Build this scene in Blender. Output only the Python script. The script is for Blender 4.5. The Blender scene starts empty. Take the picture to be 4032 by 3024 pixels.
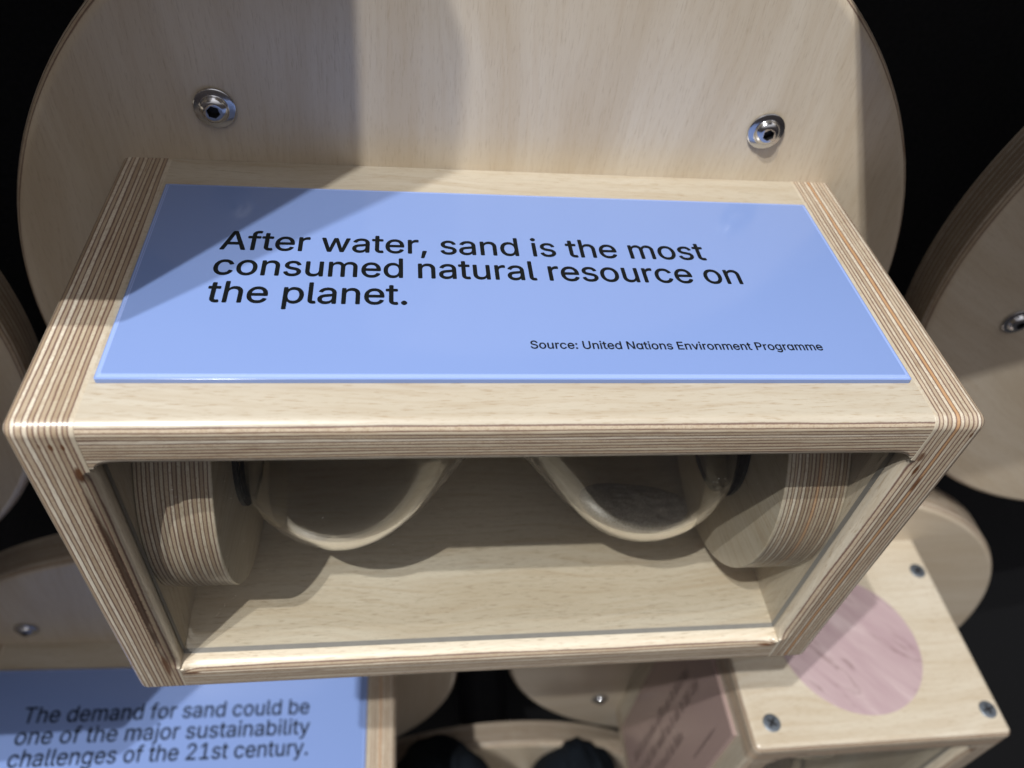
import bpy, bmesh, math, random, json
from mathutils import Matrix, Vector, noise

# ------------------------------------------------------------------ camera, world, lamps, exposure
SC = bpy.context.scene
COL = SC.collection
rad = math.radians

cam_d = bpy.data.cameras.new('camera')
cam = bpy.data.objects.new('camera', cam_d)
COL.objects.link(cam)
cam.location = (-0.03967, -0.28920, 0.17308)
cam.rotation_euler = (rad(44.238), rad(-5.716), rad(-5.543))
cam_d.sensor_width = 36.0
cam_d.lens = 27.909
cam_d.clip_start = 0.01
cam_d.clip_end = 60.0
cam_d.dof.use_dof = True
cam_d.dof.focus_distance = 0.272
cam_d.dof.aperture_fstop = 9.0
SC.camera = cam

W = bpy.data.worlds.new('World')
SC.world = W
W.use_nodes = True
wn = W.node_tree.nodes
wl = W.node_tree.links
# dim exhibition room: a little brighter overhead than towards the floor
w_tc = wn.new('ShaderNodeTexCoord')
w_sep = wn.new('ShaderNodeSeparateXYZ')
w_ramp = wn.new('ShaderNodeValToRGB')
w_map = wn.new('ShaderNodeMapRange')
w_map.inputs['From Min'].default_value = -1.0
w_map.inputs['From Max'].default_value = 1.0
wl.new(w_tc.outputs['Generated'], w_sep.inputs[0])
wl.new(w_sep.outputs['Z'], w_map.inputs['Value'])
wl.new(w_map.outputs[0], w_ramp.inputs[0])
cr = w_ramp.color_ramp
cr.elements[0].position = 0.30
cr.elements[0].color = (0.024, 0.020, 0.022, 1)
cr.elements[1].position = 0.95
cr.elements[1].color = (1.22, 1.19, 1.22, 1)
e_ = cr.elements.new(0.68)
e_.color = (0.085, 0.074, 0.071, 1)
wl.new(w_ramp.outputs[0], wn['Background'].inputs['Color'])
wn['Background'].inputs['Strength'].default_value = 1.0


def lamp(name, loc, target, watt, colour):
    d = bpy.data.lights.new(name, 'SPOT')
    d.energy = watt
    d.color = colour
    d.spot_size = rad(48)
    d.spot_blend = 0.6
    d.shadow_soft_size = 0.014
    o = bpy.data.objects.new(name, d)
    COL.objects.link(o)
    o.location = loc
    v = Vector(target) - Vector(loc)
    o.rotation_euler = v.to_track_quat('-Z', 'Y').to_euler()
    return o


LB = (-0.1, -0.09, 0.06)
for a, b, watt in ((-0.36, -0.43, 235), (-0.375, -0.337, 212)):
    lamp('track_lamp', (LB[0] + a * 2.3, LB[1] + b * 2.3, LB[2] + 2.3), (0.05, -0.05, -0.25), watt, (1.0, 0.98, 0.94))

SC.view_settings.view_transform = 'Standard'
SC.view_settings.look = 'None'
SC.view_settings.exposure = 0.0
SC.view_settings.gamma = 1.0
SC.view_settings.use_curve_mapping = False
SC.render.engine = 'CYCLES'
cy = SC.cycles
cy.use_denoising = True
cy.max_bounces = 14
cy.diffuse_bounces = 5
cy.glossy_bounces = 6
cy.transmission_bounces = 12
cy.transparent_max_bounces = 12
cy.caustics_reflective = False
cy.caustics_refractive = True
cy.sample_clamp_indirect = 4.0

GLYPHS = json.loads(r'''{",":[188,[[[53,-119,38,-119,48,-56],[58,8,68,71,91,71],[114,71,137,71,119,8],[102,-56,84,-119,69,-119]]]],".":[188,[[[108,-4,95,-4,83,-4],[72,0,63,9,54,18],[50,28,50,41,50,54],[54,65,63,73,72,82],[83,87,95,87,108,87],[119,82,128,73,137,65],[141,54,141,41,141,28],[137,18,128,9,119,0]]]],"1":[453,[[[181,0,76,0,76,18],[76,36,76,55,181,55],[286,55,391,55,391,36],[391,18,391,0,286,0]],[[250,509,276,509,276,339],[276,170,276,0,255,0],[234,0,212,0,212,149],[212,299,212,448,211,448],[210,448,209,448,168,418],[127,388,86,358,86,381],[86,404,86,427,123,454],[161,481,198,509,224,509]]]],"2":[453,[[[172,0,64,0,64,16],[64,32,64,47,121,108],[177,168,234,229,254,249],[270,267,282,282,295,298],[304,313,311,327,317,341],[320,356,320,371,320,390],[316,405,308,419,299,432],[288,442,273,449,259,456],[242,460,224,460,204,460],[187,456,172,447,158,439],[147,428,139,413,131,399],[127,382,127,362,107,362],[86,362,66,362,66,392],[72,419,86,442,100,465],[119,483,143,496,167,509],[194,516,225,516,255,516],[282,509,306,497,329,484],[348,467,361,445,374,424],[381,399,381,372,381,354],[378,335,371,318,364,300],[353,280,336,259,319,237],[296,211,267,180,229,140],[191,100,153,60,153,59],[153,58,153,57,231,57],[310,57,389,57,389,38],[389,19,389,0,281,0]]]],":":[188,[[[108,-4,95,-4,83,-4],[72,0,63,9,54,18],[50,28,50,41,50,54],[54,65,63,73,72,82],[83,87,95,87,108,87],[119,82,128,73,137,65],[141,54,141,41,141,28],[137,18,128,9,119,0]],[[108,271,95,271,83,271],[72,275,63,284,54,293],[50,304,50,316,50,329],[54,340,63,349,72,357],[83,362,95,362,108,362],[119,357,128,349,137,340],[141,329,141,316,141,304],[137,293,128,284,119,275]]]],"A":[480,[[[39,0,16,0,78,170],[140,339,201,509,226,509],[251,509,276,509,338,339],[401,170,463,0,440,0],[418,0,395,0,359,101],[323,202,287,302,281,321],[273,344,264,372,255,400],[245,435,232,478,236,478],[241,478,245,478,233,435],[222,399,213,371,204,343],[196,320,191,302,155,202],[120,101,85,0,62,0]],[[197,142,110,142,110,161],[110,180,110,199,197,199],[283,199,370,199,370,180],[370,161,370,142,283,142]]]],"E":[419,[[[165,0,60,0,60,170],[60,339,60,509,164,509],[268,509,372,509,372,490],[372,471,372,452,290,452],[207,452,125,452,125,396],[125,341,125,286,202,286],[278,286,355,286,355,267],[355,248,355,229,278,229],[202,229,125,229,125,172],[125,114,125,57,208,57],[292,57,375,57,375,38],[375,19,375,0,270,0]]]],"N":[523,[[[82,0,60,0,60,170],[60,339,60,509,85,509],[111,509,136,509,205,400],[274,291,343,183,349,174],[355,164,363,151,370,138],[379,123,388,107,396,90],[405,73,414,55,411,55],[408,54,405,54,403,72],[401,90,401,108,400,126],[399,142,399,157,399,172],[399,185,399,195,399,300],[399,404,399,509,420,509],[442,509,463,509,463,339],[463,170,463,0,438,0],[412,0,387,0,325,97],[264,193,202,290,194,303],[186,316,177,331,169,345],[159,362,148,381,137,400],[123,424,108,452,111,453],[115,453,119,454,120,428],[121,405,122,384,123,362],[124,344,124,328,125,312],[125,300,125,291,125,194],[125,97,125,0,103,0]]]],"P":[445,[[[82,0,60,0,60,170],[60,339,60,509,118,509],[177,509,235,509,274,509],[307,502,332,487,358,473],[377,454,390,430,402,405],[409,378,409,348,409,317],[402,290,390,265,377,241],[358,222,332,207,307,193],[274,186,235,186,193,186],[151,186,109,186,109,205],[109,224,109,242,150,242],[191,242,233,242,259,242],[281,247,297,256,313,265],[325,278,333,294,341,310],[344,328,344,348,344,368],[341,386,333,402,325,417],[313,430,297,439,280,448],[259,452,232,452,196,452],[160,452,125,452,125,301],[125,151,125,0,103,0]]]],"S":[447,[[[263,-9,224,-9,187,-9],[155,-3,128,9,100,21],[79,38,64,60,49,82],[40,107,38,137,60,137],[82,137,104,137,106,117],[112,101,123,88,134,75],[149,65,166,59,184,52],[203,49,224,49,247,49],[268,53,286,60,304,68],[319,78,329,92,340,105],[346,121,346,139,346,155],[341,169,332,179,323,189],[311,198,296,205,281,211],[264,217,245,222,224,228],[204,234,184,239,142,251],[109,268,86,289,63,311],[52,339,52,372,52,401],[60,426,75,448,90,469],[111,486,138,498,164,510],[194,516,227,516,261,516],[290,510,316,498,342,486],[362,469,377,449,392,428],[400,404,401,378,380,378],[358,378,337,378,335,403],[323,423,302,437,281,451],[256,459,225,459,203,459],[184,455,167,448,151,441],[138,431,129,418,120,406],[115,391,115,376,115,358],[120,344,131,334,142,323],[154,314,169,308,184,302],[199,297,212,293,230,289],[247,284,264,279,279,275],[295,270,312,264,328,257],[344,248,359,238,373,227],[385,214,395,198,404,181],[408,162,408,139,408,111],[401,86,386,64,372,41],[351,24,323,11,296,-2]]]],"T":[449,[[[85,452,32,452,32,471],[32,490,32,509,160,509],[288,509,417,509,417,490],[417,471,417,452,363,452],[310,452,257,452,257,301],[257,151,257,0,235,0],[214,0,193,0,193,151],[193,301,193,452,139,452]]]],"U":[517,[[[299,-8,259,-8,219,-8],[184,0,154,15,124,31],[101,53,85,80,68,107],[60,138,60,173,60,285],[60,397,60,509,81,509],[103,509,124,509,124,399],[124,288,124,178,124,154],[130,132,141,113,152,94],[167,79,187,68,207,57],[231,52,259,52,287,52],[311,57,331,68,351,79],[366,94,377,113,387,132],[393,154,393,178,393,288],[393,399,393,509,414,509],[436,509,457,509,457,397],[457,285,457,173,457,138],[449,107,433,80,416,53],[393,31,363,15,334,0]]]],"a":[389,[[[182,-9,160,-9,136,-9],[114,-4,94,5,75,14],[59,27,48,45,36,62],[30,83,30,108,30,130],[35,147,43,161,52,175],[63,185,78,193,92,201],[108,207,125,211,143,215],[160,218,178,220,201,223],[219,225,234,227,248,228],[258,231,265,235,272,239],[276,245,276,255,276,255],[276,256,276,257,276,272],[273,286,267,297,261,308],[252,316,240,322,228,328],[213,331,196,331,178,331],[162,328,149,322,136,317],[126,309,118,301,110,292],[104,283,100,274,80,280],[61,285,41,291,50,314],[62,332,79,346,95,360],[113,369,133,375,153,381],[173,384,194,384,208,384],[223,383,239,379,255,376],[271,370,286,360,301,351],[313,338,322,320,332,303],[337,280,337,251,337,168],[337,84,337,0,317,0],[297,0,277,0,277,17],[277,35,277,52,275,52],[274,52,272,52,268,43],[261,34,252,25,243,15],[230,7,215,1,200,-5]],[[155,45,170,45,193,45],[212,50,228,59,243,68],[255,79,263,93,271,107],[276,122,276,138,276,155],[276,173,276,190,273,187],[268,184,259,182,251,180],[242,178,231,176,221,174],[210,172,200,171,190,170],[182,169,175,168,161,166],[147,163,134,159,121,154],[111,148,103,139,96,131],[92,119,92,105,92,92],[95,81,102,72,109,63],[118,57,130,52,142,48]]]],"b":[424,[[[261,-8,229,-8,206,-8],[187,-4,172,4,158,12],[146,21,138,31,129,42],[123,51,118,59,116,59],[114,59,112,59,112,39],[112,20,112,0,92,0],[72,0,53,0,53,170],[53,339,53,509,73,509],[93,509,114,509,114,446],[114,382,114,319,115,319],[117,319,118,319,123,327],[129,336,137,346,145,356],[157,365,171,373,186,381],[205,384,229,384,261,384],[289,376,313,361,337,345],[356,322,370,293,383,263],[390,229,390,189,390,149],[383,114,370,84,356,55],[337,32,313,16,289,0]],[[197,47,220,47,244,47],[263,53,279,66,295,78],[308,95,316,117,324,138],[328,162,328,189,328,216],[324,240,316,261,308,282],[296,299,280,311,264,324],[244,330,220,330,197,330],[177,324,161,312,145,300],[133,284,125,263,117,242],[113,217,113,189,113,161],[117,136,125,115,133,94],[146,77,162,65,178,53]]]],"c":[396,[[[226,-8,207,-8,173,-8],[143,0,117,16,91,33],[71,56,56,85,41,114],[34,149,34,187,34,227],[41,262,56,291,71,321],[91,343,117,360,143,376],[173,384,207,384,226,384],[243,382,260,377,276,372],[292,365,305,356,319,347],[330,335,340,322,350,309],[357,294,362,277,342,272],[322,267,303,262,300,272],[296,281,290,289,285,297],[278,305,270,311,262,317],[253,322,242,325,232,328],[220,330,207,330,182,330],[161,323,145,310,129,297],[116,280,108,258,100,237],[96,213,96,187,96,162],[100,139,108,117,116,96],[129,79,145,66,161,53],[182,46,207,46,220,46],[232,48,243,52,253,55],[263,60,271,66,279,72],[286,80,292,89,297,97],[301,107,304,117,324,112],[343,107,363,102,358,85],[351,70,341,56,332,43],[320,31,306,21,293,12],[277,4,261,-1,244,-6]]]],"d":[424,[[[219,-8,195,-8,164,-8],[136,0,111,16,87,32],[68,55,55,84,41,114],[34,149,34,189,34,229],[41,263,55,293,69,322],[88,345,112,361,136,376],[164,384,196,384,219,384],[238,381,253,373,268,365],[279,356,287,346,296,336],[302,327,306,319,308,319],[309,319,311,319,311,382],[311,446,311,509,331,509],[351,509,372,509,372,339],[372,170,372,0,352,0],[332,0,313,0,313,20],[313,39,313,59,311,59],[309,59,307,59,302,51],[295,42,287,31,278,21],[267,12,252,4,238,-4]],[[181,47,205,47,227,47],[247,53,263,65,279,77],[291,94,299,115,308,136],[312,161,312,189,312,217],[308,242,300,263,292,284],[279,300,263,312,247,324],[228,330,205,330,181,330],[161,324,145,311,129,299],[116,282,108,261,100,240],[96,216,96,189,96,162],[100,138,109,117,117,95],[129,78,145,66,161,53]]]],"e":[404,[[[238,-8,212,-8,175,-8],[143,0,117,16,90,33],[70,56,56,85,41,114],[34,148,34,187,34,226],[41,260,55,290,69,319],[89,343,115,359,141,376],[171,384,205,384,226,384],[246,381,266,374,285,367],[303,356,319,341,335,326],[348,306,357,282,366,258],[371,228,371,194,371,186],[371,178,371,169,350,169],[330,169,309,169,309,180],[310,192,310,202,310,227],[306,249,298,269,290,288],[278,303,263,314,247,325],[228,330,205,330,182,330],[163,325,146,313,130,302],[118,288,109,270,100,251],[96,232,96,211,96,200],[96,189,96,178,96,150],[101,126,110,106,120,87],[134,72,151,61,168,51],[189,46,212,46,228,46],[241,48,254,53,266,57],[277,64,285,73,294,82],[301,93,306,105,325,101],[345,96,365,91,359,71],[349,54,335,39,321,24],[303,13,283,4,262,-4]],[[85,221,85,221,85,221],[371,221,371,221,371,221],[371,169,371,169,371,169],[85,169,85,169,85,169]]]],"f":[254,[[[154,379,228,379,228,362],[228,344,228,327,154,327],[80,327,6,327,6,344],[6,362,6,379,80,379]],[[101,0,81,0,81,144],[81,288,81,432,81,453],[86,471,96,486,106,500],[119,511,135,519,152,526],[169,530,187,530,201,530],[213,529,222,527,232,525],[238,523,243,521,238,503],[233,486,227,468,224,470],[220,471,215,472,210,473],[203,474,195,474,176,474],[163,469,154,460,146,451],[142,437,142,419,142,279],[142,140,142,0,121,0]]]],"g":[425,[[[238,-151,207,-151,179,-151],[155,-147,134,-140,113,-132],[96,-123,82,-110,69,-98],[58,-84,51,-69,67,-60],[84,-50,101,-41,107,-49],[113,-57,122,-66,130,-75],[141,-82,154,-88,168,-94],[186,-97,207,-97,238,-97],[263,-90,282,-75,302,-60],[311,-37,311,-6,311,19],[311,44,311,68,310,68],[308,68,306,68,301,60],[295,51,287,41,278,32],[267,23,252,16,238,8],[219,5,195,5,164,5],[137,12,113,27,88,41],[69,62,55,90,41,118],[34,152,34,191,34,230],[41,264,55,293,69,322],[88,345,112,361,137,376],[165,384,196,384,220,384],[239,381,253,373,268,365],[280,356,288,346,297,336],[303,327,308,319,309,319],[311,319,313,319,313,339],[313,359,313,379,333,379],[353,379,372,379,372,250],[372,121,372,-9,372,-42],[365,-69,350,-90,335,-111],[316,-126,291,-136,266,-146]],[[181,59,205,59,228,59],[248,64,264,75,280,86],[292,101,300,121,308,141],[312,165,312,193,312,220],[308,243,300,264,292,284],[280,301,264,312,248,324],[228,330,205,330,181,330],[161,324,145,312,129,299],[117,283,109,262,100,242],[96,219,96,193,96,166],[100,143,109,123,117,103],[129,87,145,76,162,65]]]],"h":[410,[[[114,249,114,227,114,151],[114,76,114,0,93,0],[73,0,53,0,53,170],[53,339,53,509,73,509],[93,509,114,509,114,435],[114,361,114,287,110,287],[106,287,102,287,114,322],[131,347,152,362,174,377],[199,384,227,384,253,384],[276,379,295,369,315,358],[330,342,341,321,352,299],[357,273,357,240,357,160],[357,80,357,0,337,0],[316,0,296,0,296,78],[296,157,296,235,296,265],[288,288,273,304,258,321],[237,329,210,329,192,329],[175,325,161,317,146,309],[135,298,126,283,118,267]]]],"i":[167,[[[73,0,53,0,53,126],[53,253,53,379,73,379],[93,379,114,379,114,253],[114,126,114,0,93,0]],[[95,443,84,443,72,443],[62,447,54,455,45,462],[41,472,41,483,41,494],[45,504,54,512,62,520],[72,524,84,524,95,524],[106,520,114,512,122,504],[126,494,126,483,126,472],[122,462,114,455,106,447]]]],"j":[167,[[[53,243,53,379,73,379],[93,379,114,379,114,243],[114,106,114,-30,114,-53],[110,-73,102,-90,93,-107],[81,-120,65,-129,48,-138],[28,-143,4,-143,-1,-143],[-5,-143,-10,-143,-10,-124],[-10,-105,-10,-87,-6,-87],[-2,-87,2,-87,20,-87],[32,-82,40,-72,49,-62],[53,-48,53,-29,53,107]],[[95,443,83,443,72,443],[62,447,53,455,45,462],[41,472,41,483,41,494],[45,504,53,512,62,520],[72,524,83,524,95,524],[105,520,114,512,122,504],[126,494,126,483,126,472],[122,462,114,455,105,447]]]],"l":[189,[[[147,-2,139,-2,110,-2],[88,5,74,20,60,35],[53,57,53,84,53,226],[53,367,53,509,73,509],[93,509,114,509,114,372],[114,235,114,99,114,81],[116,69,120,62,125,55],[133,52,146,52,152,52],[157,52,160,53,164,53],[167,54,170,54,173,37],[177,20,181,3,175,1],[169,0,162,-1,154,-2]]]],"m":[610,[[[73,0,53,0,53,126],[53,253,53,379,72,379],[92,379,112,379,112,351],[112,323,112,295,111,295],[109,295,108,295,113,316],[121,332,132,346,144,359],[157,369,172,376,187,383],[203,386,219,386,247,386],[270,378,287,361,305,344],[316,322,321,295,318,295],[315,295,312,295,317,313],[325,329,337,343,349,357],[364,367,381,375,398,382],[416,386,437,386,459,386],[479,381,497,372,515,362],[530,348,541,328,551,309],[557,285,557,255,557,170],[557,85,557,0,536,0],[516,0,496,0,496,85],[496,169,496,254,496,281],[488,301,473,313,457,325],[439,330,419,330,402,330],[387,327,374,320,362,313],[352,303,345,290,339,278],[335,263,335,247,335,165],[335,82,335,0,315,0],[295,0,274,0,274,87],[274,173,274,260,274,281],[267,298,253,311,239,324],[221,330,199,330,185,330],[171,327,158,320,144,313],[134,303,126,289,118,276],[114,258,114,238,114,159],[114,79,114,0,93,0]]]],"n":[410,[[[114,249,114,227,114,151],[114,76,114,0,93,0],[73,0,53,0,53,126],[53,253,53,379,72,379],[92,379,112,379,112,349],[112,318,112,287,109,287],[106,287,102,287,114,322],[131,347,152,362,174,377],[199,384,227,384,253,384],[276,379,295,369,314,358],[330,342,341,321,352,299],[357,273,357,240,357,160],[357,80,357,0,337,0],[316,0,296,0,296,78],[296,157,296,235,296,265],[288,288,273,304,258,321],[237,329,210,329,192,329],[175,325,161,317,146,309],[135,298,126,283,118,267]]]],"o":[415,[[[242,-8,207,-8,173,-8],[143,0,117,16,91,33],[71,56,56,85,41,114],[34,149,34,187,34,227],[41,262,56,291,71,321],[91,343,117,360,143,376],[173,384,207,384,242,384],[273,376,299,360,325,343],[345,321,359,291,374,262],[381,227,381,187,381,149],[374,114,359,85,345,56],[325,33,299,16,273,0]],[[182,46,207,46,233,46],[254,53,270,66,287,79],[299,96,307,117,315,139],[319,162,319,187,319,213],[315,236,307,258,299,280],[287,297,270,310,254,323],[233,330,207,330,182,330],[161,323,145,310,129,297],[116,280,108,258,100,237],[96,213,96,187,96,162],[100,139,108,117,116,96],[129,79,145,66,161,53]]]],"p":[424,[[[73,-143,53,-143,53,31],[53,205,53,379,72,379],[92,379,112,379,112,359],[112,339,112,319,114,319],[116,319,118,319,123,327],[129,336,137,346,145,356],[157,365,171,373,186,381],[205,384,229,384,261,384],[289,376,313,361,337,345],[356,322,370,293,383,263],[390,229,390,189,390,149],[383,114,370,84,356,55],[337,32,313,16,289,0],[261,-8,229,-8,206,-8],[187,-4,173,4,158,12],[146,21,138,31,130,42],[123,51,118,59,117,59],[115,59,114,59,114,-8],[114,-76,114,-143,93,-143]],[[197,47,220,47,244,47],[263,53,279,66,295,78],[308,95,316,117,324,138],[328,162,328,189,328,216],[324,240,316,261,308,282],[296,299,280,311,264,324],[244,330,220,330,197,330],[177,324,161,312,145,300],[133,284,125,263,117,242],[113,217,113,189,113,161],[117,136,125,115,133,94],[146,77,162,65,178,53]]]],"r":[259,[[[73,0,53,0,53,126],[53,253,53,379,72,379],[92,379,112,379,112,360],[112,340,112,321,113,321],[114,321,115,321,122,340],[135,355,152,367,170,379],[190,385,213,385,218,385],[223,385,229,384,235,384],[240,384,243,384,243,363],[243,343,243,322,242,323],[237,323,230,324,223,325],[215,326,207,326,189,326],[173,322,159,315,145,307],[134,297,126,284,118,270],[114,255,114,237,114,158],[114,79,114,0,93,0]]]],"s":[365,[[[211,-8,182,-8,156,-8],[133,-4,112,3,92,11],[75,23,62,38,49,53],[40,72,36,94,55,98],[74,102,94,107,99,86],[109,70,124,60,139,50],[158,45,181,45,208,45],[229,51,244,62,260,74],[268,87,268,103,268,116],[263,127,254,136,245,144],[231,151,212,155,191,160],[170,165,149,170,115,178],[89,191,72,208,55,225],[47,247,47,274,47,296],[53,315,65,332,77,348],[94,361,115,370,136,380],[160,384,187,384,213,384],[235,380,254,372,272,365],[287,353,299,339,310,325],[319,309,324,290,305,286],[287,281,268,277,263,292],[255,304,243,316,230,327],[212,333,187,333,165,333],[146,327,131,317,116,306],[109,293,109,277,109,263],[114,252,124,243,134,235],[150,228,172,223,191,218],[210,214,229,209,264,201],[290,188,306,171,323,154],[331,133,331,107,331,84],[325,64,312,47,300,30],[282,16,260,6,237,-3]]]],"t":[227,[[[138,379,204,379,204,362],[204,344,204,327,138,327],[72,327,6,327,6,344],[6,362,6,379,72,379]],[[65,345,65,471,85,471],[106,471,126,471,126,347],[126,222,126,98,126,81],[129,69,136,61,143,54],[154,50,170,50,174,50],[179,50,185,51,191,52],[197,53,202,54,206,36],[209,19,213,2,207,0],[200,-2,192,-3,184,-4],[176,-4,168,-4,136,-4],[110,4,92,21,74,38],[65,62,65,93,65,219]]]],"u":[410,[[[211,-5,182,-5,157,-5],[134,0,115,11,95,21],[80,37,69,59,58,80],[53,107,53,139,53,219],[53,299,53,379,73,379],[93,379,114,379,114,301],[114,222,114,144,114,114],[121,91,137,75,152,58],[173,50,200,50,218,50],[235,54,249,62,264,70],[275,81,283,97,292,112],[296,131,296,153,296,228],[296,304,296,379,316,379],[337,379,357,379,357,253],[357,126,357,0,337,0],[318,0,298,0,298,31],[298,61,298,92,301,92],[304,92,307,92,295,57],[279,32,257,17,235,2]]]],"v":[389,[[[184,0,163,0,114,126],[66,253,17,379,40,379],[62,379,84,379,111,305],[138,230,165,155,174,132],[181,110,187,87,193,64],[199,42,206,21,198,21],[191,21,184,21,191,42],[197,64,203,87,209,110],[216,132,224,155,251,230],[278,305,305,379,327,379],[349,379,371,379,323,253],[275,126,226,0,205,0]]]],"w":[567,[[[158,0,138,0,99,126],[61,253,23,379,44,379],[66,379,87,379,103,324],[118,269,133,214,140,191],[147,165,154,137,161,108],[168,76,175,41,172,41],[168,41,165,41,172,75],[179,106,186,135,193,163],[199,190,206,214,221,269],[237,324,252,379,273,379],[295,379,316,379,332,324],[347,269,362,214,368,190],[375,164,382,136,388,107],[395,76,402,41,399,41],[395,41,391,41,399,75],[406,107,413,135,420,164],[427,190,434,214,449,269],[465,324,480,379,502,379],[523,379,545,379,506,253],[468,126,429,0,409,0],[389,0,368,0,352,57],[335,114,319,172,314,189],[309,207,305,225,300,243],[295,261,291,280,286,299],[281,318,277,338,281,338],[286,338,291,338,286,319],[281,299,277,280,272,261],[267,243,263,225,258,206],[253,189,248,172,231,114],[215,57,199,0,178,0]]]],"y":[389,[[[51,-140,47,-139,52,-121],[57,-103,61,-86,65,-86],[68,-87,71,-87,83,-90],[94,-91,104,-89,114,-87],[122,-82,130,-74,138,-66],[145,-53,151,-36,155,-24],[159,-13,163,-1,114,126],[66,252,17,379,40,379],[62,379,84,379,111,305],[138,230,165,155,174,132],[181,109,187,87,193,64],[199,42,206,21,198,21],[191,21,184,21,190,42],[196,64,202,87,209,110],[216,132,224,155,251,230],[278,305,305,379,327,379],[349,379,371,379,316,234],[260,88,204,-58,196,-78],[187,-94,177,-107,166,-120],[153,-129,139,-136,125,-142],[109,-145,91,-145,81,-145],[72,-144,65,-143,57,-142]]]],"\u0251":[425,[[[218,-8,195,-8,164,-8],[136,0,112,16,88,32],[69,55,55,84,41,114],[34,149,34,189,34,229],[41,263,55,293,69,322],[88,345,112,361,137,376],[165,384,196,384,220,384],[239,381,253,373,268,365],[279,356,287,346,296,336],[302,327,307,319,308,319],[310,319,311,319,311,339],[311,359,311,379,331,379],[352,379,372,379,372,253],[372,126,372,0,352,0],[332,0,311,0,311,20],[311,39,311,59,310,59],[308,59,307,59,302,51],[295,42,287,31,278,21],[267,11,252,4,237,-4]],[[181,47,205,47,228,47],[248,53,264,65,280,77],[292,94,300,115,308,136],[312,161,312,189,312,217],[308,242,300,263,292,284],[280,300,264,312,248,324],[228,330,205,330,181,330],[161,324,145,312,129,299],[117,283,109,262,100,240],[96,216,96,189,96,162],[100,138,109,117,117,95],[129,78,145,66,162,53]]]]," ":[188,[]]}''')

# ------------------------------------------------------------------ materials


class NT:
    def __init__(self, name):
        self.m = bpy.data.materials.new(name)
        self.m.use_nodes = True
        self.t = self.m.node_tree
        self.bsdf = self.t.nodes['Principled BSDF']
        self.out = self.t.nodes['Material Output']

    def n(self, typ, **kw):
        nd = self.t.nodes.new(typ)
        for k, v in kw.items():
            setattr(nd, k, v)
        return nd

    def link(self, a, b):
        self.t.links.new(a, b)

    def val(self, sock, v):
        if hasattr(v, 'is_output'):
            self.link(v, sock)
        else:
            sock.default_value = v

    def math(self, op, a, b=0.0, c=None, clamp=False):
        nd = self.n('ShaderNodeMath', operation=op, use_clamp=clamp)
        self.val(nd.inputs[0], a)
        self.val(nd.inputs[1], b)
        if c is not None:
            self.val(nd.inputs[2], c)
        return nd.outputs[0]

    def mix(self, f, a, b, blend='MIX'):
        nd = self.n('ShaderNodeMix', data_type='RGBA', blend_type=blend)
        self.val(nd.inputs[0], f)
        self.val(nd.inputs[6], a)
        self.val(nd.inputs[7], b)
        return nd.outputs[2]

    def comb(self, x, y, z):
        nd = self.n('ShaderNodeCombineXYZ')
        for i, v in enumerate((x, y, z)):
            self.val(nd.inputs[i], v)
        return nd.outputs[0]

    def noise(self, vec, scale=1.0, detail=2.0, rough=0.5, dist=0.0):
        nd = self.n('ShaderNodeTexNoise')
        self.link(vec, nd.inputs['Vector'])
        nd.inputs['Scale'].default_value = scale
        nd.inputs['Detail'].default_value = detail
        nd.inputs['Roughness'].default_value = rough
        nd.inputs['Distortion'].default_value = dist
        return nd.outputs[0]

    def rng(self, v, a, b, c=0.0, d=1.0):
        nd = self.n('ShaderNodeMapRange')
        self.val(nd.inputs[0], v)
        for i, q in enumerate((a, b, c, d)):
            nd.inputs[i + 1].default_value = q
        return nd.outputs[0]


def c4(r, g, b):
    return (r, g, b, 1.0)


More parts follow.
